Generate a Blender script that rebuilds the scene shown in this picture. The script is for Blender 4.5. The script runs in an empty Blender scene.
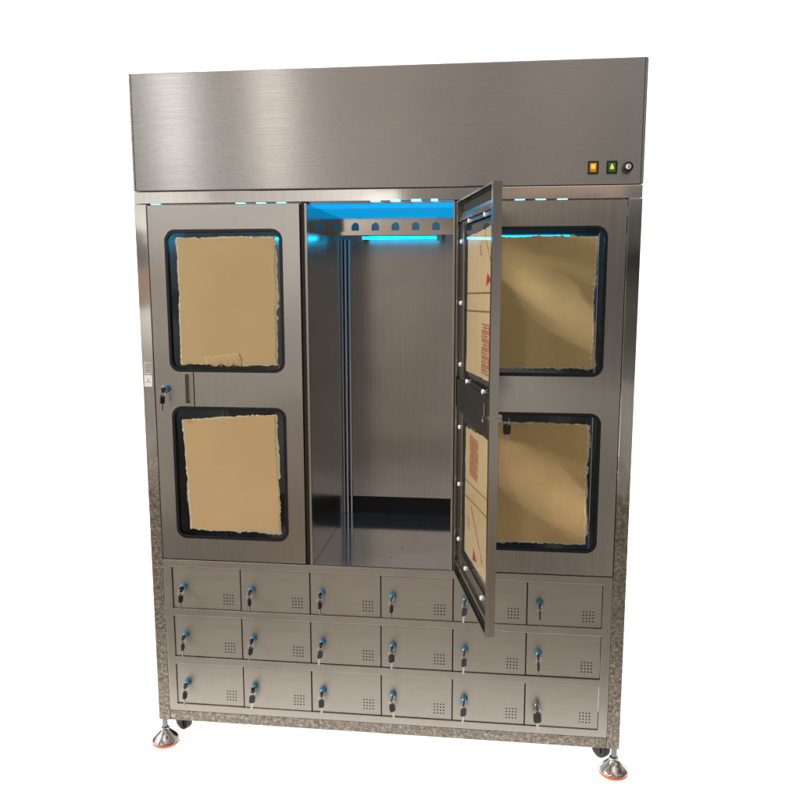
import bpy, bmesh, math, random
from mathutils import Vector, Matrix
from mathutils.geometry import tessellate_polygon
random.seed(7)
S = bpy.context.scene
C = S.collection
Z0 = 2.150                      # height of the cabinet top above the ground
def Z(zr): return Z0 + zr
PI = math.pi

# ------------------------------------------------------------------ materials
def new_mat(name):
    m = bpy.data.materials.new(name); m.use_nodes = True
    nt = m.node_tree
    return m, nt, nt.nodes['Principled BSDF']
def N(nt, t, **k):
    n = nt.nodes.new(t)
    for a, b in k.items(): setattr(n, a, b)
    return n
def coords(nt, scale, src='Object'):
    tc = N(nt, 'ShaderNodeTexCoord'); mp = N(nt, 'ShaderNodeMapping')
    mp.inputs['Scale'].default_value = scale
    nt.links.new(tc.outputs[src], mp.inputs['Vector'])
    return mp.outputs['Vector']
def noise(nt, vec, scale, detail=3, rough=.55, dist=0):
    n = N(nt, 'ShaderNodeTexNoise'); n.inputs['Scale'].default_value = scale
    n.inputs['Detail'].default_value = detail; n.inputs['Roughness'].default_value = rough
    n.inputs['Distortion'].default_value = dist
    nt.links.new(vec, n.inputs['Vector']); return n.outputs['Fac']
def ramp(nt, fac, stops):
    r = N(nt, 'ShaderNodeValToRGB'); e = r.color_ramp.elements
    while len(e) < len(stops): e.new(.5)
    for i, (p, c) in enumerate(stops):
        e[i].position = p; e[i].color = (*c, 1) if len(c) == 3 else c
    nt.links.new(fac, r.inputs['Fac']); return r.outputs['Color']
def maprange(nt, fac, a, b, c, d):
    r = N(nt, 'ShaderNodeMapRange')
    for i, v in zip(('From Min', 'From Max', 'To Min', 'To Max'), (a, b, c, d)): r.inputs[i].default_value = v
    nt.links.new(fac, r.inputs['Value']); return r.outputs['Result']

def steel(name, base, rough, aniso=0., rot=.25, grain=(3, 3, 260), grain_bump=.06, var=.05, blotch=2.5, wav=0.0, film=None):
    """brushed stainless steel; grain is the stretch of the brushing, film = (object z below which a crinkled film covers it)"""
    m, nt, b = new_mat(name)
    b.inputs['Metallic'].default_value = 1
    v = coords(nt, grain)
    g = noise(nt, v, 1, 4, .6)
    v2 = coords(nt, (1, 1, 1))
    l = noise(nt, v2, blotch, 3, .55)
    lo = [c*(1-var) for c in base]; hi = [min(1, c*(1+var)) for c in base]
    c1 = ramp(nt, l, [(.3, lo), (.7, hi)])
    mx = N(nt, 'ShaderNodeMix', data_type='RGBA', blend_type='MULTIPLY'); mx.inputs['Factor'].default_value = 1
    nt.links.new(c1, mx.inputs['A'])
    nt.links.new(ramp(nt, g, [(.3, (.93,)*3), (.7, (1.0,)*3)]), mx.inputs['B'])
    col = mx.outputs['Result']
    rr = maprange(nt, g, .3, .7, rough*.92, rough*1.08)
    bump = N(nt, 'ShaderNodeBump'); bump.inputs['Strength'].default_value = grain_bump; bump.inputs['Distance'].default_value = .0006
    nt.links.new(g, bump.inputs['Height'])
    last = bump
    if wav:
        b2 = N(nt, 'ShaderNodeBump'); b2.inputs['Strength'].default_value = wav; b2.inputs['Distance'].default_value = .02
        nt.links.new(noise(nt, v2, 2.2, 1, .4), b2.inputs['Height']); nt.links.new(bump.outputs['Normal'], b2.inputs['Normal']); last = b2
    if film is not None:
        # creased, milky protective film stuck on the lower part of the tube
        tc = N(nt, 'ShaderNodeTexCoord'); sp = N(nt, 'ShaderNodeSeparateXYZ'); nt.links.new(tc.outputs['Object'], sp.inputs[0])
        wob = N(nt, 'ShaderNodeMath', operation='MULTIPLY_ADD'); nt.links.new(noise(nt, v2, 9, 2), wob.inputs[0]); wob.inputs[1].default_value = .25
        nt.links.new(sp.outputs['Z'], wob.inputs[2])
        msk = maprange(nt, wob.outputs[0], film+.125-.05, film+.125+.05, 1, 0)
        f1 = noise(nt, v2, 95, 5, .66, .5)
        fc = ramp(nt, f1, [(.32, (.13, .11, .09)), (.5, (.235, .205, .17)), (.68, (.44, .39, .33))])
        m2 = N(nt, 'ShaderNodeMix', data_type='RGBA'); nt.links.new(msk, m2.inputs['Factor']); nt.links.new(col, m2.inputs['A']); nt.links.new(fc, m2.inputs['B'])
        col = m2.outputs['Result']
        m3 = N(nt, 'ShaderNodeMix', data_type='FLOAT'); nt.links.new(msk, m3.inputs['Factor']); nt.links.new(rr, m3.inputs['A']); m3.inputs['B'].default_value = .34
        rr = m3.outputs['Result']
        b3 = N(nt, 'ShaderNodeBump'); b3.inputs['Distance'].default_value = .004
        ms = N(nt, 'ShaderNodeMath', operation='MULTIPLY'); nt.links.new(msk, ms.inputs[0]); ms.inputs[1].default_value = .75
        nt.links.new(ms.outputs[0], b3.inputs['Strength']); nt.links.new(f1, b3.inputs['Height']); nt.links.new(last.outputs['Normal'], b3.inputs['Normal']); last = b3
    nt.links.new(col, b.inputs['Base Color']); nt.links.new(rr, b.inputs['Roughness'])
    nt.links.new(last.outputs['Normal'], b.inputs['Normal'])
    if aniso:
        b.inputs['Anisotropic'].default_value = aniso; b.inputs['Anisotropic Rotation'].default_value = rot
        t = N(nt, 'ShaderNodeTangent', direction_type='UV_MAP'); t.uv_map = 'UVMap'
        nt.links.new(t.outputs[0], b.inputs['Tangent'])
    return m
def plain(name, col, rough=.5, metal=0, emit=None, es=0, bump=0, bs=200, coat=0, var=0):
    m, nt, b = new_mat(name)
    b.inputs['Base Color'].default_value = (*col, 1); b.inputs['Roughness'].default_value = rough; b.inputs['Metallic'].default_value = metal
    b.inputs['Coat Weight'].default_value = coat
    if emit: b.inputs['Emission Color'].default_value = (*emit, 1); b.inputs['Emission Strength'].default_value = es
    if bump or var:
        f = noise(nt, coords(nt, (1, 1, 1)), bs, 3)
        if bump:
            bn = N(nt, 'ShaderNodeBump'); bn.inputs['Strength'].default_value = bump; bn.inputs['Distance'].default_value = .001
            nt.links.new(f, bn.inputs['Height']); nt.links.new(bn.outputs['Normal'], b.inputs['Normal'])
        if var: nt.links.new(ramp(nt, f, [(.3, [c*(1-var) for c in col]), (.7, [min(1, c*(1+var)) for c in col])]), b.inputs['Base Color'])
    return m
def card(name, a, bcol, flute=0):
    m, nt, b = new_mat(name)
    v = coords(nt, (1, 1, 1))
    f = noise(nt, v, 3.0, 3); g = noise(nt, v, 900, 2)
    c = ramp(nt, f, [(.3, a), (.7, bcol)])
    mx = N(nt, 'ShaderNodeMix', data_type='RGBA', blend_type='MULTIPLY'); mx.inputs['Factor'].default_value = 1
    nt.links.new(c, mx.inputs['A']); nt.links.new(ramp(nt, g, [(.3, (.86,)*3), (.7, (1.0,)*3)]), mx.inputs['B'])
    out = mx.outputs['Result']
    if flute:
        w = noise(nt, coords(nt, (60, 60, .6)), 1, 2)
        m2 = N(nt, 'ShaderNodeMix', data_type='RGBA', blend_type='MULTIPLY'); m2.inputs['Factor'].default_value = 1
        nt.links.new(out, m2.inputs['A']); nt.links.new(ramp(nt, w, [(.4, (1-flute,)*3), (.6, (1.0,)*3)]), m2.inputs['B']); out = m2.outputs['Result']
    nt.links.new(out, b.inputs['Base Color']); b.inputs['Roughness'].default_value = .8
    b.inputs['Specular IOR Level'].default_value = .2
    bn = N(nt, 'ShaderNodeBump'); bn.inputs['Strength'].default_value = .25; bn.inputs['Distance'].default_value = .0008
    nt.links.new(noise(nt, v, 60, 4), bn.inputs['Height']); nt.links.new(bn.outputs['Normal'], b.inputs['Normal'])
    return m
def glass(name):
    m = bpy.data.materials.new(name); m.use_nodes = True; nt = m.node_tree
    nt.nodes.clear()
    o = N(nt, 'ShaderNodeOutputMaterial'); mix = N(nt, 'ShaderNodeMixShader'); tr = N(nt, 'ShaderNodeBsdfTransparent'); gl = N(nt, 'ShaderNodeBsdfGlossy')
    tr.inputs['Color'].default_value = (.92, .94, .95, 1); gl.inputs['Roughness'].default_value = .03; gl.inputs['Color'].default_value = (.9, .95, 1, 1)
    fr = N(nt, 'ShaderNodeFresnel'); fr.inputs['IOR'].default_value = 1.5
    ge = N(nt, 'ShaderNodeNewGeometry'); iv = N(nt, 'ShaderNodeMath', operation='SUBTRACT'); iv.inputs[0].default_value = 1; nt.links.new(ge.outputs['Backfacing'], iv.inputs[1])
    mu = N(nt, 'ShaderNodeMath', operation='MULTIPLY'); nt.links.new(fr.outputs[0], mu.inputs[0]); nt.links.new(iv.outputs[0], mu.inputs[1])
    nt.links.new(mu.outputs[0], mix.inputs[0]); nt.links.new(tr.outputs[0], mix.inputs[1]); nt.links.new(gl.outputs[0], mix.inputs[2]); nt.links.new(mix.outputs[0], o.inputs[0])
    return m

M = {}
M['hood'] = steel('brushed_hood_steel', (.45, .45, .445), .27, aniso=.88, grain=(2, 2, 520), grain_bump=.025, var=.05, wav=.05)
M['door'] = steel('brushed_door_steel', (.51, .495, .47), .20, aniso=.6, rot=0, grain=(300, 300, 2), grain_bump=.07, var=.04, wav=.30)
M['locker'] = steel('filmed_locker_steel', (.41, .38, .335), .40, aniso=.3, grain=(3, 3, 300), grain_bump=.06, var=.04, blotch=6, wav=.10)
M['bar'] = steel('satin_tube_steel', (.46, .43, .39), .25, aniso=.3, grain=(3, 3, 240), grain_bump=.05, var=.06, blotch=7)
M['polish'] = steel('polished_tube_steel', (.68, .66, .63), .055, grain=(200, 200, 3), grain_bump=.02, var=.05, blotch=6, wav=.08, film=.95)
M['filmbar'] = steel('film_wrapped_tube_steel', (.5, .46, .42), .2, grain=(3, 3, 200), grain_bump=.04, film=5)
M['lframe'] = steel('locker_frame_steel', (.40, .37, .325), .36, aniso=.3, grain=(3, 3, 240), grain_bump=.05, var=.06, blotch=7)
M['rail'] = steel('hanger_rail_steel', (.42, .38, .34), .10, grain=(3, 3, 200), grain_bump=.03)
M['side'] = steel('side_sheet_steel', (.5, .47, .44), .3, grain=(3, 3, 200), grain_bump=.06)
M['inner'] = steel('mirror_wall_steel', (.56, .55, .54), .16, aniso=.75, rot=.25, grain=(220, 220, 2), grain_bump=.03, var=.05, wav=.05)
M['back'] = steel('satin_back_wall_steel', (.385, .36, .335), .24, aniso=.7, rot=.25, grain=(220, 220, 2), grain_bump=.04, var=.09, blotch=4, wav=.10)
M['trim'] = steel('corner_trim_steel', (.75, .76, .78), .45, aniso=.93, rot=.25, grain=(200, 200, 2), grain_bump=.01)
M['floor'] = steel('mirror_floor_steel', (.86, .90, .94), .10, grain=(2, 200, 200), grain_bump=.02, var=.03)
M['floor'].node_tree.nodes['Principled BSDF'].inputs['Metallic'].default_value = .95
M['chrome'] = plain('chrome', (.55, .54, .53), .12, 1)
M['nickel'] = plain('nickel', (.42, .41, .39), .3, 1)
M['zinc'] = plain('zinc_plated_thread', (.22, .215, .21), .35, 1)
M['rubber'] = plain('black_rubber_seal', (.004, .004, .006), .25)
M['blackp'] = plain('black_plastic', (.009, .009, .009), .38)
M['darkplate'] = plain('dark_coated_plate', (.045, .043, .04), .45, .6, bump=.1, bs=400)
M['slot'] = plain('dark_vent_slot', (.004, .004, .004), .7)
M['cavity'] = plain('dark_cavity', (.02, .018, .016), .8)
M['bluefilm'] = plain('blue_film_collar', (.02, .22, .42), .35, .2)
M['orange'] = plain('orange_rubber_pad', (.75, .12, .03), .55, bump=.2, bs=150)
M['caster'] = plain('black_caster_nylon', (.012, .012, .012), .4)
M['screw'] = plain('white_nylon_screw', (.85, .86, .88), .3)
M['cardA'] = card('tan_kraft_paper', (.47, .345, .175), (.52, .38, .20))
M['cardB'] = card('orange_kraft_paper', (.50, .345, .175), (.55, .38, .195))
M['cardC'] = card('olive_kraft_paper', (.45, .35, .165), (.50, .385, .185))
M['cardD'] = card('aged_kraft_paper', (.46, .335, .155), (.51, .37, .175))
M['cardI'] = card('kraft_paper_underside', (.74, .52, .27), (.80, .57, .31), flute=.05)
M['torn'] = card('torn_paper_layer', (.36, .36, .24), (.46, .44, .31))
M['ragged'] = card('ragged_paper_edge', (.66, .55, .38), (.72, .62, .44))
M['print'] = plain('faded_red_print', (.52, .19, .09), .7, var=.3, bs=180)
M['print2'] = plain('red_triangle_print', (.55, .03, .05), .7)
M['printline'] = plain('brown_line_print', (.33, .12, .055), .7)
M['glass'] = glass('window_glass')
M['backdrop'] = plain('backlit_white_acrylic', (.8, .8, .8), .6, emit=(1, 1, 1), es=1.0)  # glow is added so ground and background stay white without shadows
M['uv'] = plain('uv_lamp_tube', (.1, .4, .8), .3, emit=(.0, .52, 1.0), es=8)
M['panel'] = plain('blue_light_panel', (.0, .1, .3), .9, emit=(.0, .41, 1.0), es=1.0)
M['panelb'] = plain('blue_light_panel_rear', (.0, .1, .25), .9, emit=(.0, .34, .72), es=.9)
M['led'] = plain('led_lens', (.3, .6, .9), .3, emit=(.25, .75, 1.0), es=1.6)
M['amber'] = plain('amber_lit_rocker', (.5, .2, .02), .3, emit=(1, .35, .02), es=.22)
M['green'] = plain('green_rocker', (.01, .10, .03), .3, emit=(.02, .30, .08), es=.25)
M['yellow'] = plain('yellow_lit_mark', (.6, .4, .05), .3, emit=(1, .62, .10), es=.7)
M['white'] = plain('white_enamel', (.8, .8, .78), .35)
M['label'] = plain('pale_label_paper', (.62, .62, .60), .5)
M['grey'] = plain('grey_print', (.18, .17, .16), .6)

# ------------------------------------------------------------------ mesh helpers
def uvbox(me):
    uv = me.uv_layers.new(name='UVMap')
    for p in me.polygons:
        n = p.normal; a = (abs(n.x), abs(n.y), abs(n.z)); k = a.index(max(a))
        for li in p.loop_indices:
            co = me.vertices[me.loops[li].vertex_index].co
            uv.data[li].uv = (co.x, co.z) if k == 1 else ((co.y, co.z) if k == 0 else (co.x, co.y))
def obj(name, bm, mat, parent=None, bevel=0, smooth=False, label=None):
    bmesh.ops.recalc_face_normals(bm, faces=bm.faces)
    me = bpy.data.meshes.new(name); bm.to_mesh(me); bm.free()
    mats = mat if isinstance(mat, (list, tuple)) else [mat]
    for m in mats: me.materials.append(m)
    uvbox(me)
    if smooth:
        for p in me.polygons: p.use_smooth = True
    o = bpy.data.objects.new(name, me); C.objects.link(o)
    if parent: o.parent = parent
    if bevel:
        b = o.modifiers.new('bevel', 'BEVEL'); b.width = bevel; b.segments = 2; b.limit_method = 'ANGLE'; b.angle_limit = .6
        b.harden_normals = False
    if smooth:
        try:
            me.set_sharp_from_angle(angle=.7)
        except Exception: pass
    if label: o['label'] = label
    return o
def B(): return bmesh.new()
def box(bm, x0, x1, y0, y1, z0, z1, mi=0):
    v = [bm.verts.new(c) for c in ((x0,y0,z0),(x1,y0,z0),(x1,y1,z0),(x0,y1,z0),(x0,y0,z1),(x1,y0,z1),(x1,y1,z1),(x0,y1,z1))]
    for f in ((0,1,2,3),(4,7,6,5),(0,4,5,1),(1,5,6,2),(2,6,7,3),(3,7,4,0)):
        bm.faces.new([v[i] for i in f]).material_index = mi
def slab(bm, loops, y0, y1, mi=0):
    """outline with holes in the xz plane, thickened from y0 to y1"""
    flat = [p for l in loops for p in l]
    tris = tessellate_polygon([[Vector((x, z, 0)) for x, z in l] for l in loops])
    for y in (y0, y1):
        vs = [bm.verts.new((x, y, z)) for x, z in flat]
        for t in tris:
            try: bm.faces.new([vs[i] for i in t]).material_index = mi
            except ValueError: pass
        if y == y0: fv = vs
    i0 = 0
    for l in loops:
        n = len(l)
        for i in range(n):
            a, b = i0+i, i0+(i+1) % n
            bm.faces.new((fv[a], fv[b], vs[b], vs[a])).material_index = mi
        i0 += n
def rrect(x0, x1, z0, z1, r, n=8):
    o = []
    for cx, cz, a0 in ((x1-r, z1-r, 0), (x0+r, z1-r, 90), (x0+r, z0+r, 180), (x1-r, z0+r, 270)):
        for i in range(n+1):
            a = math.radians(a0+90*i/n); o.append((cx+r*math.cos(a), cz+r*math.sin(a)))
    return o
def rect(x0, x1, z0, z1): return [(x0, z0), (x1, z0), (x1, z1), (x0, z1)]
def circ(x, z, r, n=10): return [(x+r*math.cos(2*PI*i/n), z+r*math.sin(2*PI*i/n)) for i in range(n)]
def lathe(bm, prof, origin=(0,0,0), axis='Z', n=28, mi=0):
    """prof: list of (radius, height)"""
    rings = []
    for r, h in prof:
        ring = []
        for i in range(n):
            a = 2*PI*i/n; c, s = r*math.cos(a), r*math.sin(a)
            p = (c, s, h) if axis == 'Z' else ((c, h, s) if axis == 'Y' else (h, c, s))
            ring.append(bm.verts.new(Vector(origin)+Vector(p)))
        rings.append(ring)
    for a, b in zip(rings, rings[1:]):
        for i in range(n):
            bm.faces.new((a[i], a[(i+1) % n], b[(i+1) % n], b[i])).material_index = mi
    for r in (rings[0], rings[-1]): bm.faces.new(r).material_index = mi
def tube(bm, pts, r, n=8, closed=False, mi=0):
    P = [Vector(p) for p in pts]; k = len(P); rings = []
    for i, p in enumerate(P):
        if closed: d = P[(i+1) % k]-P[i-1]
        else: d = P[min(i+1, k-1)]-P[max(i-1, 0)]
        d.normalize(); up = Vector((0, 0, 1)) if abs(d.z) < .9 else Vector((1, 0, 0))
        a = d.cross(up).normalized(); b = d.cross(a)
        rings.append([bm.verts.new(p+r*(a*math.cos(2*PI*j/n)+b*math.sin(2*PI*j/n))) for j in range(n)])
    for i in range(k if closed else k-1):
        a, b = rings[i], rings[(i+1) % k]
        for j in range(n): bm.faces.new((a[j], a[(j+1) % n], b[(j+1) % n], b[j])).material_index = mi
    if not closed:
        bm.faces.new(rings[0]); bm.faces.new(rings[-1])
def empty(name, parent=None, loc=(0,0,0), rz=0):
    o = bpy.data.objects.new(name, None); C.objects.link(o); o.location = loc; o.rotation_euler = (0, 0, rz)
    o.empty_display_size = .05
    if parent: o.parent = parent
    return o

# ------------------------------------------------------------------ the setting: white sweep, emission added to keep it pure white
bm = B()
prof = [(-.40, 0)] + [(1.9, 0)] + [(1.9+1.2*math.sin(a), 1.2-1.2*math.cos(a)) for a in [math.radians(9*i) for i in range(1, 11)]] + [(3.1, 6.5)]
top = []
for y, z in prof: top.append([bm.verts.new((x, y, z)) for x in (-6.5, 6.5)])
bot = []
for i, (y, z) in enumerate(prof):
    bot.append([bm.verts.new((x, y+.03, z-.03)) for x in (-6.5, 6.5)])
for a, b in zip(top, top[1:]): bm.faces.new((a[0], a[1], b[1], b[0]))
for a, b in zip(bot, bot[1:]): bm.faces.new((a[0], b[0], b[1], a[1]))
for s in (0, 1):
    for i in range(len(top)-1): bm.faces.new((top[i][s], top[i+1][s], bot[i+1][s], bot[i][s]))
bm.faces.new((top[0][0], bot[0][0], bot[0][1], top[0][1])); bm.faces.new((top[-1][0], top[-1][1], bot[-1][1], bot[-1][0]))
bd = obj('ground', bm, M['backdrop']); bd['kind'] = 'structure'
for p in bd.data.polygons: p.use_smooth = True

# ------------------------------------------------------------------ cabinet
cab = empty('garment_cabinet')
cab['label'] = 'tall stainless steel clean garment cabinet with three windowed doors above rows of small lockers'
cab['category'] = 'cabinet'
W, D, L, DEP = .75, .711, .683, .60
PT = -.377      # underside of header
# hood: folded sheet box
bm = B(); box(bm, -W, W, 0.0, DEP+.03, Z(-.3395), Z(0))
obj('hood', bm, M['hood'], cab, bevel=.003)
for s in (-1, 1):
    bm = B(); box(bm, s*(W-.0085)-.0009, s*(W-.0085)+.0009, -.0006, .004, Z(-.3385), Z(-.002)); obj('hood_seam', bm, M['cavity'], cab)
# header tube
bm = B(); box(bm, -W+.001, W-.001, .001, .04, Z(PT), Z(-.3412))
obj('header', bm, M['polish'], cab, bevel=.002)
# corner posts (front) reaching down past the bottom tube; rear posts
for s in (-1, 1):
    bm = B(); a, b = sorted((s*W, s*D)); box(bm, a, b, .0005, .039, Z(-2.056), Z(PT-.0006)); obj('corner_post', bm, M['polish'], cab, bevel=.002)
    bm = B(); box(bm, a, b, DEP-.01, DEP+.029, Z(-2.056), Z(-.341)); obj('corner_post', bm, M['side'], cab, bevel=.002)
    x0, x1 = sorted((s*(W-.004), s*(W-.007))); bm = B(); box(bm, x0, x1, .0395, DEP-.0105, Z(-2.045), Z(-.3405)); obj('side_panel', bm, M['side'], cab)
bm = B(); box(bm, -D+.0005, D-.0005, DEP+.018, DEP+.022, Z(-2.045), Z(-.341)); obj('back_panel', bm, M['side'], cab)
# bottom tube with film
bm = B(); box(bm, -D+.0004, D-.0004, .0015, .039, Z(-2.0555), Z(-2.0195)); obj('bottom_rail', bm, M['filmbar'], cab, bevel=.002)
bm = B(); box(bm, -D+.0004, D-.0004, DEP-.009, DEP+.015, Z(-2.0555), Z(-2.0195)); obj('bottom_rail', bm, M['side'], cab, bevel=.002)
bm = B(); box(bm, -D+.0004, D-.0004, .0395, DEP-.0105, Z(-2.05), Z(-2.046)); obj('base_panel', bm, M['side'], cab)

# ---- bays
bays = [(-D+.004, -.243), (-.217, .217), (.243, D-.004)]
FZ = Z(-1.4985)
CZ = Z(-.3795)
for bi, (x0, x1) in enumerate(bays):
    bm = B(); box(bm, x0, x1, .041, DEP, CZ, CZ+.003)
    box(bm, x0, x1, .168, .171, CZ-.0045, CZ)          # seam lip across the ceiling
    obj('bay_ceiling', bm, M['inner'], cab)
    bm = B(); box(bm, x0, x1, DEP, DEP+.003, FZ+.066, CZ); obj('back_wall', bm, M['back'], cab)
    bm = B(); box(bm, x0, x1, DEP+.001, DEP+.006, FZ, FZ+.066); obj('air_slot', bm, M['slot'], cab)  # black strip stands in for a dark reflection at the wall foot
    bm = B(); box(bm, x0, x1, .002, DEP+.006, FZ-.004, FZ); obj('bay_floor', bm, M['floor'], cab)
    # corner trims
    for s in (1, -1):
        xx = x0 if s == 1 else x1
        for dx, dy in ((.0055, .016), (.0185, .0055)):
            bm = B(); tube(bm, [(xx+s*dx, DEP-dy, FZ+.001), (xx+s*dx, DEP-dy, Z(-.455))], .0048, 12); obj('corner_trim', bm, M['trim'], cab, smooth=True)
    # hanger rail with round-topped notches, folded lip below
    c = (x0+x1)/2
    ry = .30
    zt, zb = Z(-.402), Z(-.448)
    holes = []
    k = 0
    xs = [-.190+.0672*i for i in range(6)]
    for xn in xs:
        xx = c+xn
        hw = .0125
        hole = [(xx-hw, zb+.006), (xx+hw, zb+.006)] + [(xx+hw*math.cos(PI*i/8), zb+.020+hw*math.sin(PI*i/8)) for i in range(9)]
        holes.append(hole)
    bm = B(); slab(bm, [rect(x0+.001, x1-.001, zb, zt)]+holes, ry, ry+.003)
    box(bm, x0+.001, x1-.001, ry-.020, ry-.0002, zb-.0005, zb+.002)
    box(bm, x0+.001, x1-.001, ry-.022, ry-.0195, zb-.010, zb+.002)
    obj('hanger_rail', bm, M['rail'], cab)
    # UV lamp: tube, end caps and holder
    ly, lz = .52, Z(-.4535)
    lamp = B(); tube(lamp, [(c-.135, ly, lz), (c+.13, ly, lz)], .0045, 14); lt = obj('lamp_tube', lamp, M['uv'], cab, smooth=True)
    bm = B()
    bm.free()
    for s in (-1, 1):
        bm = B(); box(bm, c+s*.143-.009, c+s*.143+.009, ly-.011, ly+.011, lz-.012, CZ-.0040); obj('lamp_holder', bm, M['nickel'], lt, bevel=.001)
    bm = B(); box(bm, x0+.002, x1-.002, .052, .165, CZ-.0035, CZ-.0002); obj('light_panel', bm, M['panel'], cab, bevel=.0008)
    bm = B(); box(bm, x0+.002, x1-.002, .174, .56, CZ-.0035, CZ-.0002); obj('light_panel', bm, M['panelb'], cab, bevel=.0008)
    if bi != 1:
        bm = B(); box(bm, x0, x1, .0412, .044, CZ-.016, CZ+.001); obj('door_stop', bm, M['bar'], cab)  # added strip, keeps the blue panel light out of the door gap
# floor screws in the open bay
for sx, sy in ((.02, .10), (.045, .2)):
    bm = B(); lathe(bm, [(.004, 0), (.004, .001), (.002, .002)], (sx, sy, FZ)); obj('screw', bm, M['nickel'], cab, smooth=True)
# partitions (two skins, bright front edge)
for s in (-1, 1):
    bm = B(); a, b = sorted((s*.2175, s*.2425)); box(bm, a, b, .024, DEP, FZ+.0002, CZ-.0001); obj('partition', bm, M['inner'], cab, bevel=.001)
    bm = B(); a, b = sorted((s*.2172, s*.2235)); box(bm, a, b, .004, .0238, FZ+.0006, CZ-.0002); obj('partition_edge', bm, M['bar'], cab)
    bm = B(); a, b = sorted((s*.2238, s*.2365)); box(bm, a, b, .009, .0236, FZ+.0006, CZ-.0002); obj('partition_strip', bm, M['darkplate'], cab)
# glowing dashes standing in for light leaks along the underside of the header
for x in (-.683, -.418, -.355, -.293, -.010, .049, .110, .163, .408, .467, .528):
    w = .010 if x == .163 else .0145
    bm = B(); box(bm, x-w, x+w, -.0006 if abs(x) < .2 else .0004, .012, Z(PT)-.002, Z(PT)+(.0045 if abs(x) < .2 else .0005)); obj('led_lens', bm, M['led'], cab, bevel=.0006)

# ---- doors
def torn(x0, x1, z0, z1, amp=.004, step=.008, seed=0, tilt=None):
    """torn rectangular outline, counter clockwise; tilt = offsets of the corners BL, BR, TR, TL"""
    r = random.Random(seed); t = tilt or ((0, 0),)*4
    cs = [(x0+t[0][0], z0+t[0][1]), (x1+t[1][0], z0+t[1][1]), (x1+t[2][0], z1+t[2][1]), (x0+t[3][0], z1+t[3][1])]
    out = []; ph = [r.uniform(0, 6) for _ in range(8)]
    for i in range(4):
        a, b = Vector(cs[i]), Vector(cs[(i+1) % 4]); d = b-a; n = Vector((d.y, -d.x)).normalized(); k = max(3, int(d.length/step))
        for j in range(k):
            f = j/k; am = amp*(1.0 if i in (0, 1) else .7)
            e = 0 if j == 0 else am*(.60*math.sin(f*7+ph[i])+.35*math.sin(f*19+ph[i+4])+r.uniform(-.5, .5)*(1+2*max(0, math.sin(f*11+ph[i]))**3))
            p = a+d*f+n*e; out.append((p.x, p.y))
    return out
def smallcyl(parent, name, x, y0, y1, z, r, mat, prof=None, label=None):
    bm = B(); lathe(bm, prof or [(r*.8, y1), (r, y1+.001), (r, y0)], (x, 0, z), 'Y', 20)
    return obj(name, bm, mat, parent, smooth=True, label=label)
def lock(parent, x, y, z, collar=True, blue=None):
    """cam lock on the front (towards -y) with its collar"""
    bm = B(); lathe(bm, [(.0085, y-.0150), (.0092, y-.0142), (.0092, y)], (x, 0, z), 'Y', 24)
    o = obj('lock', bm, M['nickel'], parent, smooth=True)
    if collar:
        bm = B(); lathe(bm, [(.0098, y-.0125), (.0122, y-.0112), (.0130, y-.004), (.0125, y-.0003)], (x, 0, z), 'Y', 24)
        o2 = obj('lock_collar', bm, M['bluefilm'], parent, smooth=True)
    return o
DT = .022
def make_door(w, win, sheets, seed):
    """closed door in local coordinates: x from 0 to w, front at y=0, back at y=DT, z absolute; returns root"""
    root = empty('door', cab)
    zb, zt = Z(-1.4925), Z(-.3815)
    gaps = [(win[0], win[1], Z(-.883), Z(-.456)), (win[0], win[1], Z(-1.419), Z(-.997))]
    return root, zb, zt, gaps
def door_common(root, w, win, zb, zt, gaps, extra_holes=(), skin=None):
    holes = [rrect(a, b, c, d, .030)[::-1] for a, b, c, d in gaps] + list(extra_holes)
    bm = B(); slab(bm, [rect(0, w, zb, zt)]+holes, 0, .0015)
    # folded edge returns and inner lips
    box(bm, 0, .0015, .0015, DT, zb, zt); box(bm, w-.0015, w, .0015, DT, zb, zt)
    box(bm, .0015, w-.0015, .0015, DT, zb, zb+.0015); box(bm, .0015, w-.0015, .0015, DT, zt-.0015, zt)
    lip = .016
    slab(bm, [rect(.0015, w-.0015, zb+.0015, zt-.0015), rect(lip, w-lip, zb+.006, zt-.006)[::-1]], DT-.0015, DT)
    sk = obj('door_panel', bm, M['door'], root)
    for i, (a, b, c, d) in enumerate(gaps):
        bm = B(); slab(bm, [rrect(a-.003, b+.003, c-.003, d+.003, .033), rrect(a+.0065, b-.0065, c+.0065, d-.0065, .026)[::-1]], -.0028, .006)
        obj('window_seal', bm, M['rubber'], root, bevel=.0015)
        bm = B(); box(bm, a+.004, b-.004, .0062, .0102, c+.004, d-.004); obj('window_pane', bm, M['glass'], root)
def sheet(root, outline_args, mat, seed, y=.0062, under=True, tornmask=None, lab=None):
    x0, x1, z0, z1, tilt = outline_args
    if under:
        e = .006
        bm = B(); slab(bm, [torn(x0-e*.7, x1+e*1.25, z0-e*.7, z1+e*.5, .0045, .009, seed+50, tilt)], y-.0010, y-.0004); obj('torn_paper', bm, M['torn'], root)
    e = .0022
    bm = B(); slab(bm, [torn(x0-e, x1+e, z0-e, z1+e, .0035, .0065, seed, tilt)], y-.0016, y-.0011); obj('paper_edge', bm, M['ragged'], root)
    bm = B(); slab(bm, [torn(x0, x1, z0, z1, .0030, .0065, seed, tilt)], y-.0024, y-.0017); obj('paper_sheet', bm, mat, root, label=lab)

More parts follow.
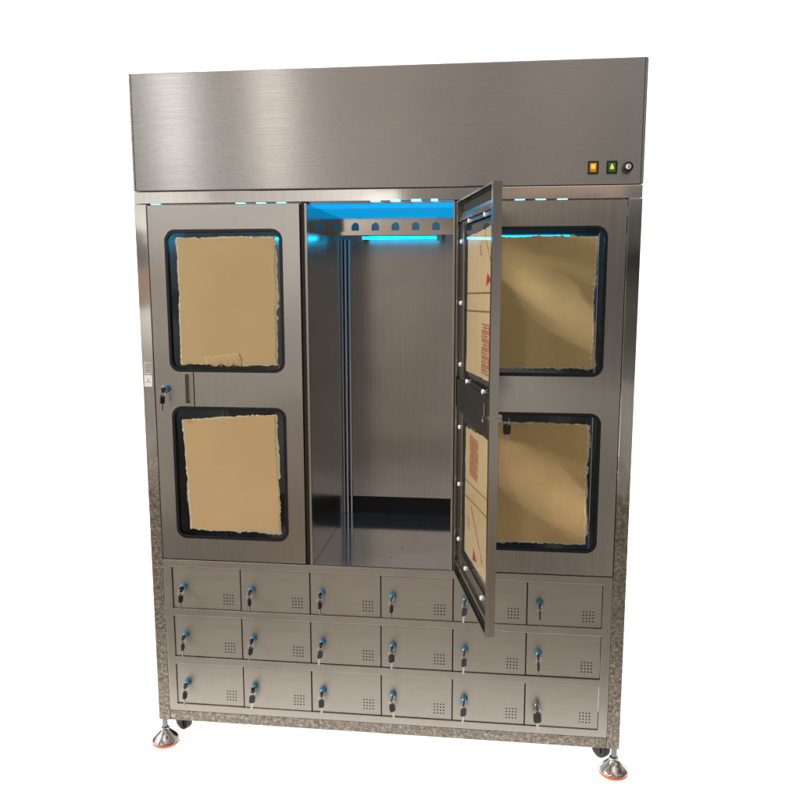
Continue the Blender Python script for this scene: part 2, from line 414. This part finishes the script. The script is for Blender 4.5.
# left door, closed
wl = .711-.0025-.2385
dl = empty('door', cab, (-.7085, -.0005, 0)); dl['label'] = 'closed left door with recessed pull and key lock'
zb, zt = Z(-1.4925), Z(-.3815)
xl = .7085
gl = [(-.655+xl, -.2945+xl, Z(-.883), Z(-.456)), (-.655+xl, -.2945+xl, Z(-1.419), Z(-.997))]
hx0, hx1, hz0, hz1 = -.610+xl, -.588+xl, Z(-.984), Z(-.893)
door_common(dl, wl, None, zb, zt, gl, [rrect(hx0, hx1, hz0, hz1, .003, 3)[::-1]])
bm = B()    # recessed finger pull: tray and raised lip
box(bm, hx0+.0002, hx1-.0002, .014, .0155, hz0+.0002, hz1-.0002)
box(bm, hx0-.0012, hx0, .0016, .0155, hz0, hz1); box(bm, hx1, hx1+.0012, .0016, .0155, hz0, hz1)
box(bm, hx0, hx1, .0016, .0155, hz0-.0012, hz0); box(bm, hx0, hx1, .0016, .0155, hz1, hz1+.0012)
slab(bm, [rrect(hx0-.006, hx1+.004, hz0-.005, hz1+.004, .004, 4), rrect(hx0, hx1, hz0, hz1, .003, 4)[::-1]], -.0022, -.0003)
obj('pull_recess', bm, M['bar'], dl, bevel=.0006)
bm = B(); box(bm, hx1+.0042, hx1+.0062, -.0012, -.0003, hz0-.012, hz1+.008); obj('pull_seam', bm, M['cavity'], dl)  # dark strip painted in as the shadow line beside the pull
sheet(dl, (-.619+xl, -.319+xl, Z(-.855), Z(-.479), ((.0, -.006), (0, -.004), (0, 0), (0, 0))), M['cardA'], 11, lab='tan upper sheet with crumpled lower edge')
sheet(dl, (-.622+xl, -.326+xl, Z(-1.394), Z(-1.030), ((.012, .004), (.004, 0), (-.004, .012), (-.002, -.010))), M['cardB'], 23)
# crumpled loose flap at the foot of the upper sheet
bm = B()
r = random.Random(4); nx, nz = 26, 10
g = {}
for i in range(nx+1):
    for j in range(nz+1):
        u, v = i/nx, j/nz
        x = -.545+.115*u + .004*math.sin(v*5); z = Z(-.866)+.040*v*(1-.35*(1-u)) + .0035*math.sin(u*17)*(1-v)
        y = .0054-.0035*(math.sin(v*PI)*.5)*math.sin(u*PI)**.5 - .0009*math.sin(u*34+v*7+math.sin(u*9))*math.sin(v*PI)
        g[i, j] = bm.verts.new((x+xl, y-.002, z))
for i in range(nx):
    for j in range(nz): bm.faces.new((g[i, j], g[i+1, j], g[i+1, j+1], g[i, j+1]))
fl = obj('crumpled_flap', bm, M['cardA'], dl, smooth=True)
sm = fl.modifiers.new('thick', 'SOLIDIFY'); sm.thickness = .0006
lock(dl, -.674+xl, 0, Z(-.941))
# right door, closed
wr = .711-.0025-.252
dr = empty('door', cab, (.252, -.0005, 0)); dr['label'] = 'closed right door partly behind the open middle door'
xr = -.252
gr = [(.2965+xr, .655+xr, Z(-.883), Z(-.456)), (.2965+xr, .655+xr, Z(-1.419), Z(-.997))]
door_common(dr, wr, None, zb, zt, gr)
sheet(dr, (.330+xr, .622+xr, Z(-.858), Z(-.484), ((0, 0), (0, 0), (.002, 0), (0, 0))), M['cardC'], 37, lab='olive tan upper sheet')
sheet(dr, (.330+xr, .619+xr, Z(-1.393), Z(-1.026), ((0, 0), (0, 0), (0, -.006), (0, 0))), M['cardD'], 41)

# middle door, open: built closed with its right edge at local x=0, then swung
TH = 1.7976
wm = .468
do = empty('door', cab, (.2492, -.0008, 0), TH); do['label'] = 'open middle door swung out, seen from its inner side'
HB = empty('tmp')
bm = B()
def fx(u): return -u        # distance from the hinge -> local x
gm = [(fx(.413), fx(.056), Z(-.883), Z(-.456)), (fx(.413), fx(.056), Z(-1.419), Z(-.997))]
holes = [rrect(a, b, c, d, .030)[::-1] for a, b, c, d in gm]
slab(bm, [rect(-wm, 0, zb, zt)]+holes, 0, .0015)
box(bm, -wm, -wm+.0015, .0015, DT, zb, zt); box(bm, -.0015, 0, .0015, DT, zb, zt)
box(bm, -wm+.0015, -.0015, .0015, DT, zb, zb+.0015); box(bm, -wm+.0015, -.0015, .0015, DT, zt-.0015, zt)
slab(bm, [rect(-wm+.0015, -.0015, zb+.0015, zt-.0015), rect(-wm+.014, -.012, zb+.004, zt-.004)[::-1]], DT-.0015, DT)
obj('door_panel', bm, M['door'], do)
for a, b, c, d in gm:
    bm = B(); slab(bm, [rrect(a-.003, b+.003, c-.003, d+.003, .033), rrect(a+.0065, b-.0065, c+.0065, d-.0065, .026)[::-1]], -.0028, .006)
    obj('window_seal', bm, M['rubber'], do, bevel=.0015)
    bm = B(); box(bm, a+.004, b-.004, .0062, .0102, c+.004, d-.004); obj('window_pane', bm, M['glass'], do)
# inner retaining frame around the two windows
fo = rect(fx(.447), fx(.018), Z(-1.452), Z(-.418))
slabh = [rect(fx(.418), fx(.060), Z(-.880), Z(-.452))[::-1], rect(fx(.418), fx(.060), Z(-1.412), Z(-1.000))[::-1]]
bm = B(); slab(bm, [fo]+slabh, .0110, .0128); obj('retaining_frame', bm, M['bar'], do)
# top cross channel (leaning, catches the lamp) and bottom channel
bm = B()
for (za, zc) in ((Z(-.414), Z(-.440)),):
    v = [bm.verts.new(p) for p in ((fx(.452), .0075, za), (fx(.014), .0075, za), (fx(.014), DT-.002, zc), (fx(.452), DT-.002, zc), (fx(.452), .0060, za), (fx(.014), .0060, za), (fx(.014), DT-.0035, zc-.001), (fx(.452), DT-.0035, zc-.001))]
    for f in ((0,1,2,3),(7,6,5,4),(0,4,5,1),(2,6,7,3),(0,3,7,4),(1,5,6,2)): bm.faces.new([v[i] for i in f])
obj('cross_channel', bm, M['inner'], do)
bm = B(); box(bm, fx(.452), fx(.014), .0130, DT-.003, Z(-1.462), Z(-1.452)); obj('cross_channel', bm, M['door'], do)
bm = B(); box(bm, fx(.452), fx(.014), .003, .0045, Z(-1.488), Z(-1.4625)); obj('channel_back', bm, M['cavity'], do)
bm = B(); box(bm, fx(.452), fx(.014), .003, .0045, Z(-.4135), Z(-.386)); obj('channel_back', bm, M['cavity'], do)
# middle lock plate, dark
bm = B(); box(bm, fx(.440), fx(.020), .0135, .0195, Z(-.982), Z(-.893)); obj('lock_plate', bm, M['darkplate'], do, bevel=.001)
# hinge side reveal strip
bm = B(); box(bm, fx(.076), fx(.062), .0129, .0145, Z(-1.45), Z(-.42)); obj('edge_strip', bm, M['bar'], do)
# screws
for u, z in ((.038, -.497), (.038, -.671), (.038, -.849), (.038, -1.035), (.038, -1.208), (.038, -1.378), (.150, -1.430), (.372, -1.428), (.145, -.886), (.356, -.886), (.15, -.446), (.35, -.446)):
    bm = B(); lathe(bm, [(.0036, .0182), (.0060, .0172), (.0066, .0128)], (fx(u), 0, Z(z)), 'Y', 16); obj('screw', bm, M['screw'], do, smooth=True)
# latch: cam arm and nut on the inner face, lock barrel on the outer face
bm = B(); lathe(bm, [(.0075, .030), (.0085, .029), (.0085, .0196)], (fx(.418), 0, Z(-.945)), 'Y', 6)
box(bm, fx(.421), fx(.415), .0235, .0255, Z(-.943), Z(-.905)); obj('latch_cam', bm, M['chrome'], do, bevel=.0008)
lock(do, fx(.436), 0, Z(-.940), collar=False)
# paper on the outside of the panes, seen from its underside through the glass
def oriented(u): return fx(u)
shU = [(.081, -.861), (.20, -.858), (.32, -.857), (.410, -.854), (.4085, -.75), (.408, -.65), (.4105, -.56), (.406, -.470), (.385, -.474), (.36, -.477), (.332, -.479), (.30, -.482), (.27, -.482), (.231, -.484), (.19, -.486), (.15, -.484), (.088, -.488), (.0865, -.55), (.088, -.62), (.083, -.70), (.0855, -.78)]
shL = [(.087, -1.398), (.20, -1.392), (.3, -1.390), (.417, -1.381), (.4185, -1.3), (.4165, -1.22), (.420, -1.2), (.4165, -1.1), (.415, -1.004), (.39, -1.006), (.35, -1.006), (.321, -1.010), (.291, -1.013), (.25, -1.015), (.2, -1.022), (.15, -1.022), (.12, -1.028), (.090, -1.026), (.0885, -1.08), (.082, -1.12), (.088, -1.16), (.083, -1.25), (.0885, -1.33)]
def jag(pts, seed, amp=.0016, step=.012):
    r = random.Random(seed); o = []
    for i, a in enumerate(pts):
        b = pts[(i+1) % len(pts)]; d = math.hypot(b[0]-a[0], b[1]-a[1]); k = max(1, int(d/step))
        for j in range(k):
            f = j/k; o.append((a[0]+(b[0]-a[0])*f+r.uniform(-amp, amp), a[1]+(b[1]-a[1])*f+r.uniform(-amp, amp)))
    return o
for pts, sd in ((shU, 3), (shL, 5)):
    j = jag(pts, sd)
    bm = B(); slab(bm, [[(fx(u), Z(z)) for u, z in j]], .0040, .0046); obj('paper_sheet', bm, M['cardI'], do)
    cu = sum(p[0] for p in j)/len(j); cz = sum(p[1] for p in j)/len(j)
    bm = B(); slab(bm, [[(fx(cu+(u-cu)*1.018), Z(cz+(z-cz)*1.012)) for u, z in j]], .0033, .0039); obj('paper_edge', bm, M['ragged'], do)
# faded printing on the underside of the sheets (between pane and paper)
YP0, YP1 = .0048, .0051
def prt(bm, pts): slab(bm, [[(fx(u), Z(z)) for u, z in pts]], YP0, YP1)
def seg(bm, a, b, w):
    d = Vector((b[0]-a[0], b[1]-a[1])); n = Vector((-d.y, d.x)).normalized()*w/2; a, b = Vector(a), Vector(b)
    prt(bm, [tuple(a+n), tuple(b+n), tuple(b-n), tuple(a-n)])
for p, q, ww in (((.088, -.643), (.405, -.637), .0045), ((.087, -.691), (.405, -.684), .0045), ((.090, -1.180), (.414, -1.161), .003), ((.088, -1.227), (.4165, -1.207), .003)):
    bm = B(); seg(bm, p, q, ww); obj('printed_line', bm, M['printline'], do)
for (ua, ub, z0, z1, sd) in ((.290, .378, -.846, -.716, 1), (.150, .262, -1.150, -1.035, 2)):
    bm = B(); r = random.Random(sd); n = 6; hgt = (z1-z0)/n
    for i in range(n):       # a column of blocky characters too faded to read
        a = z0+i*hgt+.0028; b = z0+(i+1)*hgt-.0028
        k = r.choice((0, 1, 2)); w = (ub-ua)
        seg(bm, (ua, a), (ub, a), .005); seg(bm, (ua, b), (ub, b), .005)
        if k != 1: seg(bm, (ua+.004, a+.003), (ua+.004, b-.003), .010)
        seg(bm, (ua+w*.45, a+.003), (ua+w*.45, b-.003), .009)
        if k: seg(bm, (ub-.004, a+.003), (ub-.004, b-.003), .010)
        seg(bm, (ua+.01, (a+b)/2), (ub-.01, (a+b)/2), .004)
        if i < n-1: seg(bm, (ua+w*.3, b), (ua+w*.3, b+.0056), .006)
    obj('printed_block', bm, M['print'], do)
for (p, q, n, w) in (((.306, -.486), (.392, -.575), 11, .008), ((.176, -1.236), (.335, -1.350), 12, .011)):
    bm = B()
    for i in range(n):
        f0, f1 = (i+.15)/n, (i+.72)/n
        seg(bm, (p[0]+(q[0]-p[0])*f0, p[1]+(q[1]-p[1])*f0), (p[0]+(q[0]-p[0])*f1, p[1]+(q[1]-p[1])*f1), w*(.6+.4*((i*7) % 3)/2))
    seg(bm, p, q, .0012)
    obj('printed_text_row', bm, M['print'], do)
for pts in (((.257, -.520), (.262, -.531), (.268, -.541)), ((.138, -1.284), (.147, -1.296), (.156, -1.308))):
    bm = B()
    for (u, z) in pts: seg(bm, (u-.007, z), (u+.007, z), .006)
    seg(bm, pts[0], pts[-1], .002)
    obj('printed_mark', bm, M['print'], do)
for pts in ([(.343, -.588), (.390, -.607), (.330, -.622)], [(.222, -1.345), (.262, -1.372), (.206, -1.384)]):
    bm = B(); prt(bm, pts); obj('printed_triangle', bm, M['print2'], do)
bpy.data.objects.remove(HB)
# hinges of the open door
for z in (-.52, -1.35):
    bm = B(); tube(bm, [(.2455, -.004, Z(z)-.03), (.2455, -.004, Z(z)+.03)], .003, 12); obj('hinge', bm, M['nickel'], cab, smooth=True)

# ---- locker block
rows = [(-1.521, -1.6617), (-1.6862, -1.8279), (-1.8535, -1.9942)]
cw = 2*L/6
bm = B()
fr = [rect(-D+.0004, D-.0004, Z(-2.0190), Z(-1.4960))]
for (a, b) in rows: fr.append(rect(-L, L, Z(b), Z(a))[::-1])
slab(bm, fr, .0, .012); obj('locker_frame', bm, M['lframe'], cab, bevel=.0018)
for a, b in rows:       # dividers behind the door joints and a shelf per row
    bm = B()
    for i in range(1, 6): box(bm, -L+cw*i-.004, -L+cw*i+.004, .006, .4, Z(b), Z(a))
    box(bm, -L, L, .0125, .4, Z(b)-.002, Z(b)); box(bm, -L, L, .4, .402, Z(b), Z(a))
    obj('locker_shelf', bm, M['cavity'], cab)
keys = []
g = .0019
proto = None
def copy_child(o, parent):
    c = o.copy(); C.objects.link(c); c.parent = parent; return c
for ri, (a, b) in enumerate(rows):
    for ci in range(6):
        x0 = -L+cw*ci; lx, lz = .038, -.0665
        last = (ri == 2 and ci == 5)
        if proto is None:
            bm = B()
            vent = []
            for i in range(4):
                for j in range(4): vent.append(circ(.1715+.0098*i+.0, -.120+.0102*j+.0005, .0024, 8)[::-1])
            slab(bm, [rect(g+.0006, cw-g, a-a+(b-a)+.0016, -.0016)]+vent, .0, .0014)
            w0, w1, z0_, z1_ = g+.0006, cw-g, (b-a)+.0016, -.0016
            box(bm, w0, w0+.0012, .0014, .014, z0_, z1_); box(bm, w1-.0012, w1, .0014, .014, z0_, z1_)
            box(bm, w0+.0012, w1-.0012, .0014, .014, z0_, z0_+.0012); box(bm, w0+.0012, w1-.0012, .0014, .014, z1_-.0012, z1_)
            proto = obj('locker_door', bm, M['locker'], cab); proto.location = (x0, .0030, Z(a)); d = proto
            bm = B(); lathe(bm, [(.0075, -.0150), (.0082, -.0142), (.0082, 0)], (lx, 0, lz), 'Y', 24); pl = obj('lock', bm, M['nickel'], proto, smooth=True)
            bm = B(); lathe(bm, [(.0088, -.0130), (.0108, -.0118), (.0118, -.005), (.0112, -.0003)], (lx, 0, lz), 'Y', 24); pc = obj('lock_collar', bm, M['bluefilm'], proto, smooth=True)
        else:
            d = copy_child(proto, cab); d.location = (x0, .0030, Z(a))
            copy_child(pl, d)
            if not last: copy_child(pc, d)
        jx = random.Random(ri*10+ci)
        d.location.y += jx.uniform(-.0004, .0012); 
        keys.append((x0+lx, d.location.y, Z(a)+lz, ri, ci))
    # door ends

# ---- control panel on the hood
for x, mk in ((.610, 'amber'), (.6615, 'green')):
    bm = B(); slab(bm, [rrect(x-.0150, x+.0150, Z(-.311), Z(-.2755), .002, 3), rect(x-.0098, x+.0098, Z(-.3055), Z(-.281))[::-1]], -.0035, -.0002)
    fr_ = obj('switch_frame', bm, M['blackp'], cab, bevel=.0006)
    bm = B(); v = [(x-.0095, -.0052, Z(-.281)), (x+.0095, -.0052, Z(-.281)), (x+.0095, -.0012, Z(-.3055)), (x-.0095, -.0012, Z(-.3055)), (x-.0095, -.0002, Z(-.281)), (x+.0095, -.0002, Z(-.281)), (x+.0095, -.0002, Z(-.3055)), (x-.0095, -.0002, Z(-.3055))]
    v = [bm.verts.new(p) for p in v]
    for f in ((0,1,2,3),(7,6,5,4),(0,4,5,1),(2,6,7,3),(0,3,7,4),(1,5,6,2)): bm.faces.new([v[i] for i in f])
    rk = obj('rocker', bm, M[mk], fr_)
    if mk == 'green':
        bm = B(); slab(bm, [[(x-.006, Z(-.2985)), (x+.006, Z(-.2985)), (x+.0015, Z(-.2845)), (x-.0015, Z(-.2845))]], -.0068, -.0052); obj('lit_mark', bm, M['yellow'], fr_)
    else:
        bm = B(); box(bm, x-.0055, x+.0055, -.0066, -.0050, Z(-.297), Z(-.285)); obj('lit_mark', bm, M['yellow'], fr_)
kx, kz = .7035, Z(-.2945)
bm = B(); lathe(bm, [(.0125, -.020), (.0140, -.019), (.0150, -.003), (.0150, -.0002)], (kx, 0, kz), 'Y', 28); kn = obj('dial_knob', bm, M['blackp'], cab, smooth=True)
bm = B(); lathe(bm, [(.0060, -.0255), (.0070, -.0250), (.0074, -.0202)], (kx, 0, kz), 'Y', 28); obj('knob_cap', bm, M['white'], kn, smooth=True)
bm = B(); box(bm, kx-.0012, kx+.0012, -.0262, -.0256, kz-.004, kz+.005); obj('knob_pointer', bm, M['grey'], kn)
# label on the left post
bm = B(); box(bm, -.7425, -.7195, -.0003, .0003, Z(-.895), Z(-.858)); lb = obj('label', bm, M['label'], cab, label='small grey printed label on the left post')
bm = B()
for i in range(6): box(bm, -.7405, -.7215, -.0006, -.00035, Z(-.890)+i*.0052, Z(-.890)+i*.0052+.0028)
obj('label_print', bm, M['grey'], lb)
bm = B(); box(bm, -.7440, -.7180, -.0003, .0003, Z(-.934), Z(-.898)); lb = obj('label', bm, M['white'], cab, label='small white label with a three-armed mark')
bm = B()
for k in range(3):
    a = math.radians(90+120*k); slab(bm, [[(-.731+.0008*math.cos(a+PI/2)+t*math.cos(a), Z(-.917)+.0008*math.sin(a+PI/2)+t*math.sin(a)) for t in (0, .009)] + [(-.731-.0008*math.cos(a+PI/2)+t*math.cos(a), Z(-.917)-.0008*math.sin(a+PI/2)+t*math.sin(a)) for t in (.009, 0)]], -.0006, -.00035)
obj('label_print', bm, M['grey'], lb)

# ---- feet and casters
def foot(x, y):
    bm = B(); lathe(bm, [(.0080, .094), (.0080, .058), (.0120, .057), (.0120, .050), (.0085, .049)], (0, 0, 0), 'Z', 20)
    root = empty('levelling_foot', cab, (x, y, .002)); root.scale = (1.07, 1.07, 1)
    obj('stem', bm, M['zinc'], root, smooth=True)
    bm = B(); lathe(bm, [(.0125, .0555), (.0135, .050), (.0155, .046), (.027, .034), (.0395, .0215), (.0430, .0165), (.0438, .0135), (.0415, .0120)], (0, 0, 0), 'Z', 36); obj('foot_disc', bm, M['chrome'], root, smooth=True)
    bm = B(); lathe(bm, [(.0405, .0119), (.0425, .010), (.0420, .004), (.036, -.001), (.030, -.002)], (0, 0, 0), 'Z', 36); obj('rubber_pad', bm, M['orange'], root, smooth=True)
for x, y in ((-.738, .018), (.738, .018), (-.732, .60), (.732, .60)): foot(x, y)
def caster(x, y):
    root = empty('caster', cab, (x, y, 0), math.radians(62 if x < 0 else 40))
    bm = B(); lathe(bm, [(.024, -.014), (.030, -.011), (.031, 0), (.030, .011), (.024, .014)], (0, 0, .056), 'X', 26); obj('wheel', bm, M['caster'], root, smooth=True)
    bm = B(); box(bm, -.0185, -.0155, -.014, .016, .044, .0930); box(bm, .0155, .0185, -.014, .016, .044, .0930); box(bm, -.0185, .0185, -.022, .022, .0886, .0936)
    obj('fork', bm, M['blackp'], root, bevel=.001)
for x, y in ((-.694, .07), (.704, .07), (-.690, .54), (.690, .54)): caster(x, y)

# ------------------------------------------------------------------ keys hanging in the locks (things of their own)
def key_head(bm, s=1.0):
    """a moulded key bow in the xz plane, hanging from its hole at the origin"""
    o = rrect(-.0095*s, .0095*s, -.024*s, .003*s, .006*s, 5)
    slab(bm, [o, circ(0, -.0012*s, .0022*s, 8)[::-1]], -.0018, .0018)
def make_keys(big=False):
    root = empty('key_set')
    s = 1.0
    # inserted key: bow standing out of the lock towards -y, turned edge on
    bm = B(); o = [(y, z) for y, z in rrect(-.034, -.0160, -.0085, .0085, .006, 5)]
    # slab in the yz plane
    n0 = len(bm.verts); slab(bm, [o, circ(-.0295, 0, .0022, 8)[::-1]], -.0018, .0018)
    for v in bm.verts: v.co = Vector((v.co.y, v.co.x, v.co.z))
    k1 = obj('inserted_key', bm, M['blackp'], root, bevel=.0008)
    bm = B(); box(bm, -.0009, .0009, -.0165, -.0151, -.0035, .0035); obj('key_blade', bm, M['nickel'], k1)
    # split ring hanging through the bow hole
    bm = B(); R = .0095; tube(bm, [(R*math.sin(t)*.85, -.0295+R*math.sin(t)*.35, -R*.92+R*math.cos(t)) for t in [2*PI*i/20 for i in range(20)]], .0009, 6, closed=True); obj('ring', bm, M['chrome'], root, smooth=True)
    # spare key hanging from the ring
    sp = empty('spare_key', root, (0, -.0295, -.0178)); 
    bm = B(); key_head(bm, 1.0); obj('bow', bm, M['blackp'], sp, bevel=.0008)
    bm = B(); slab(bm, [[(-.0035, -.0242), (-.0035, -.045), (-.001, -.048), (.0015, -.046), (.0035, -.043), (.0024, -.040), (.0035, -.036), (.0024, -.032), (.0035, -.029), (.0035, -.0242)]], -.0009, .0009); obj('blade', bm, M['nickel'], sp)
    return root
kproto = make_keys()
def dup(root):
    r = root.copy(); C.objects.link(r)
    for ch in list(root.children):
        c = ch.copy(); C.objects.link(c); c.parent = r
        for gch in list(ch.children):
            d = gch.copy(); C.objects.link(d); d.parent = c
    return r
rn = ['top', 'middle', 'bottom']; cn = ['leftmost locker', 'second locker from the left', 'third locker from the left', 'fourth locker from the left', 'fifth locker from the left', 'rightmost locker']
first = True
for (x, y, z, ri, ci) in keys:
    if first: k = kproto; first = False
    else: k = dup(kproto)
    rr_ = random.Random(100+ri*6+ci)
    k.location = (x, y, z); k.rotation_euler = (0, 0, 0)
    k['category'] = 'keys'; k['group'] = 'keys hanging in the locker locks'
    lab = 'black keys in blue-collared lock of the %s, %s row' % (cn[ci], rn[ri])
    if ri == 2 and ci == 5: lab = 'large black key in the bare lock of the rightmost locker, bottom row'
    k['label'] = lab
    for ch in k.children:
        if ch.name.startswith('spare_key'):
            ch.rotation_euler = (rr_.uniform(-.12, .12), rr_.uniform(-.16, .16), rr_.uniform(.5, 1.5) if ci < 5 else rr_.uniform(1.0, 1.6))
            if ri == 2 and ci == 5: ch.rotation_euler = (0, -.06, .15); ch.scale = (1.25, 1.25, 1.25)
        if ch.name.startswith('inserted_key'):
            ch.rotation_euler = (0, rr_.uniform(-.35, .35), 0)
k = dup(kproto); k.location = (-.674, -.0005, Z(-.941)); k['category'] = 'keys'; k['group'] = 'keys hanging in the door locks'
k['label'] = 'black key pair in the lock of the closed left door beside the recessed pull'
k = dup(kproto); k.location = Matrix.Rotation(TH, 4, 'Z') @ Vector((fx(.436), 0, 0)) + Vector((.2492, -.0008, Z(-.940))); k.rotation_euler = (0, 0, TH)
k['category'] = 'keys'; k['group'] = 'keys hanging in the door locks'; k['label'] = 'black key pair hanging outside the edge of the open middle door'
for ch in k.children:
    if ch.name.startswith('spare_key'): ch.rotation_euler = (0, 0, PI/2+.15)

# ------------------------------------------------------------------ lamps and surroundings light
def area(name, loc, target, sx, sy, power, col=(1, 1, 1)):
    l = bpy.data.lights.new(name, 'AREA'); l.shape = 'RECTANGLE'; l.size = sx; l.size_y = sy; l.energy = power; l.color = col
    o = bpy.data.objects.new(name, l); C.objects.link(o); o.location = loc
    o.rotation_euler = (Vector(target)-Vector(loc)).to_track_quat('-Z', 'Y').to_euler(); return o
area('ceiling_lamp', (-2.35, -4.2, 3.1), (-.4, 0, 1.6), .14, 1.3, 6, (1, .97, .93))
area('ceiling_lamp', (-1.55, -4.4, 3.1), (-.3, 0, 1.6), .17, 1.3, 4.8, (1, .93, .84))
area('ceiling_lamp', (-4.1, -1.8, 3.2), (0, -.2, 1.0), .55, .55, 190, (1, .97, .93))
def beam(target, power):
    # added narrow light, not a real fixture, throws a slanting band of light on the right-hand door
    l = bpy.data.lights.new('strip_lamp', 'AREA'); l.shape = 'RECTANGLE'; l.size = .40; l.size_y = .02; l.energy = power; l.spread = math.radians(2.2); l.color = (1, .95, .88)
    o = bpy.data.objects.new('strip_lamp', l); C.objects.link(o)
    P = Vector((1.9, -3.0, 2.9)); zv = (P-Vector(target)).normalized(); xv = Vector((.28, 0, -.20)); xv = (xv-zv*xv.dot(zv)).normalized(); yv = zv.cross(xv)
    mt = Matrix.Identity(4)
    for i, v in enumerate((xv, yv, zv)):
        for j in range(3): mt[j][i] = v[j]
    mt.translation = P; o.matrix_world = mt
beam((.49, 0, Z(-.645)), .055)
beam((.49, 0, Z(-1.215)), .055)

w = bpy.data.worlds.new('World'); S.world = w; w.use_nodes = True
nt = w.node_tree; bg = nt.nodes['Background']
tc = N(nt, 'ShaderNodeTexCoord'); sp = N(nt, 'ShaderNodeSeparateXYZ'); nt.links.new(tc.outputs['Generated'], sp.inputs[0])
# a dim workshop hall: brown floor, boxes and partitions near the horizon, grey ceiling
vz = ramp(nt, maprange(nt, sp.outputs['Z'], -1, 1, 0, 1), [(0.0, (.33, .31, .285)), (.40, (.42, .395, .36)), (.49, (.30, .285, .265)), (.60, (.44, .43, .415)), (1, (.55, .54, .53))])
mp = N(nt, 'ShaderNodeMapping'); mp.inputs['Scale'].default_value = (5, 5, 8); nt.links.new(tc.outputs['Generated'], mp.inputs['Vector'])
vo = N(nt, 'ShaderNodeTexVoronoi', distance='CHEBYCHEV'); vo.inputs['Scale'].default_value = 1; vo.inputs['Randomness'].default_value = .8; nt.links.new(mp.outputs[0], vo.inputs['Vector'])
sc = N(nt, 'ShaderNodeSeparateColor'); nt.links.new(vo.outputs['Color'], sc.inputs[0])
blk = ramp(nt, sc.outputs[0], [(0, (.03, .03, .03)), (.35, (.40, .38, .35)), (.5, (1.0, .66, .42)), (.7, (1.2, 1.15, 1.1)), (1, (2.6, 2.55, 2.5))])
mxn = N(nt, 'ShaderNodeMix', data_type='RGBA', blend_type='MULTIPLY'); mxn.inputs['Factor'].default_value = .8
nt.links.new(vz, mxn.inputs['A']); nt.links.new(blk, mxn.inputs['B'])
# brighter towards the left side of the hall
lr = maprange(nt, sp.outputs['X'], -.9, .5, 2.15, .70)
m2 = N(nt, 'ShaderNodeMix', data_type='RGBA', blend_type='MULTIPLY'); m2.inputs['Factor'].default_value = 1
nt.links.new(mxn.outputs['Result'], m2.inputs['A']); nt.links.new(lr, m2.inputs['B'])
mp2 = N(nt, 'ShaderNodeMapping'); mp2.inputs['Scale'].default_value = (1.6, 1.6, 3.2); mp2.inputs['Location'].default_value = (.35, .1, .6); nt.links.new(tc.outputs['Generated'], mp2.inputs['Vector'])
big = ramp(nt, noise(nt, mp2.outputs[0], 1.7, 2, .5), [(.36, (.42,)*3), (.5, (.95,)*3), (.66, (1.75,)*3)])
m3 = N(nt, 'ShaderNodeMix', data_type='RGBA', blend_type='MULTIPLY'); m3.inputs['Factor'].default_value = 1
nt.links.new(m2.outputs['Result'], m3.inputs['A']); nt.links.new(big, m3.inputs['B'])
nt.links.new(m3.outputs['Result'], bg.inputs['Color']); bg.inputs['Strength'].default_value = 1.0

# ------------------------------------------------------------------ camera (solved from the photograph's perspective)
a_, b_, c_ = 0.14669633, 0.01646525, -0.11704787
Rx = Matrix.Rotation(a_, 3, 'X'); Ry = Matrix.Rotation(b_, 3, 'Y'); Rz = Matrix.Rotation(c_, 3, 'Z')
R = Rz @ Ry @ Rx
right, fwd, up = Vector(R[0]), Vector(R[1]), Vector(R[2])
cam = bpy.data.cameras.new('Camera'); co = bpy.data.objects.new('Camera', cam); C.objects.link(co)
m = Matrix.Identity(4)
for i, v in enumerate((right, up, -fwd)):
    for j in range(3): m[j][i] = v[j]
m.translation = Vector((.34040799, -2.34119651, Z0-.61268105)); co.matrix_world = m
cam.sensor_width = 36; cam.lens = 36*789.2/800; cam.clip_start = .05; cam.clip_end = 100
S.camera = co
S.view_settings.view_transform = 'Standard'; S.view_settings.look = 'None'; S.view_settings.exposure = 0; S.view_settings.gamma = 1
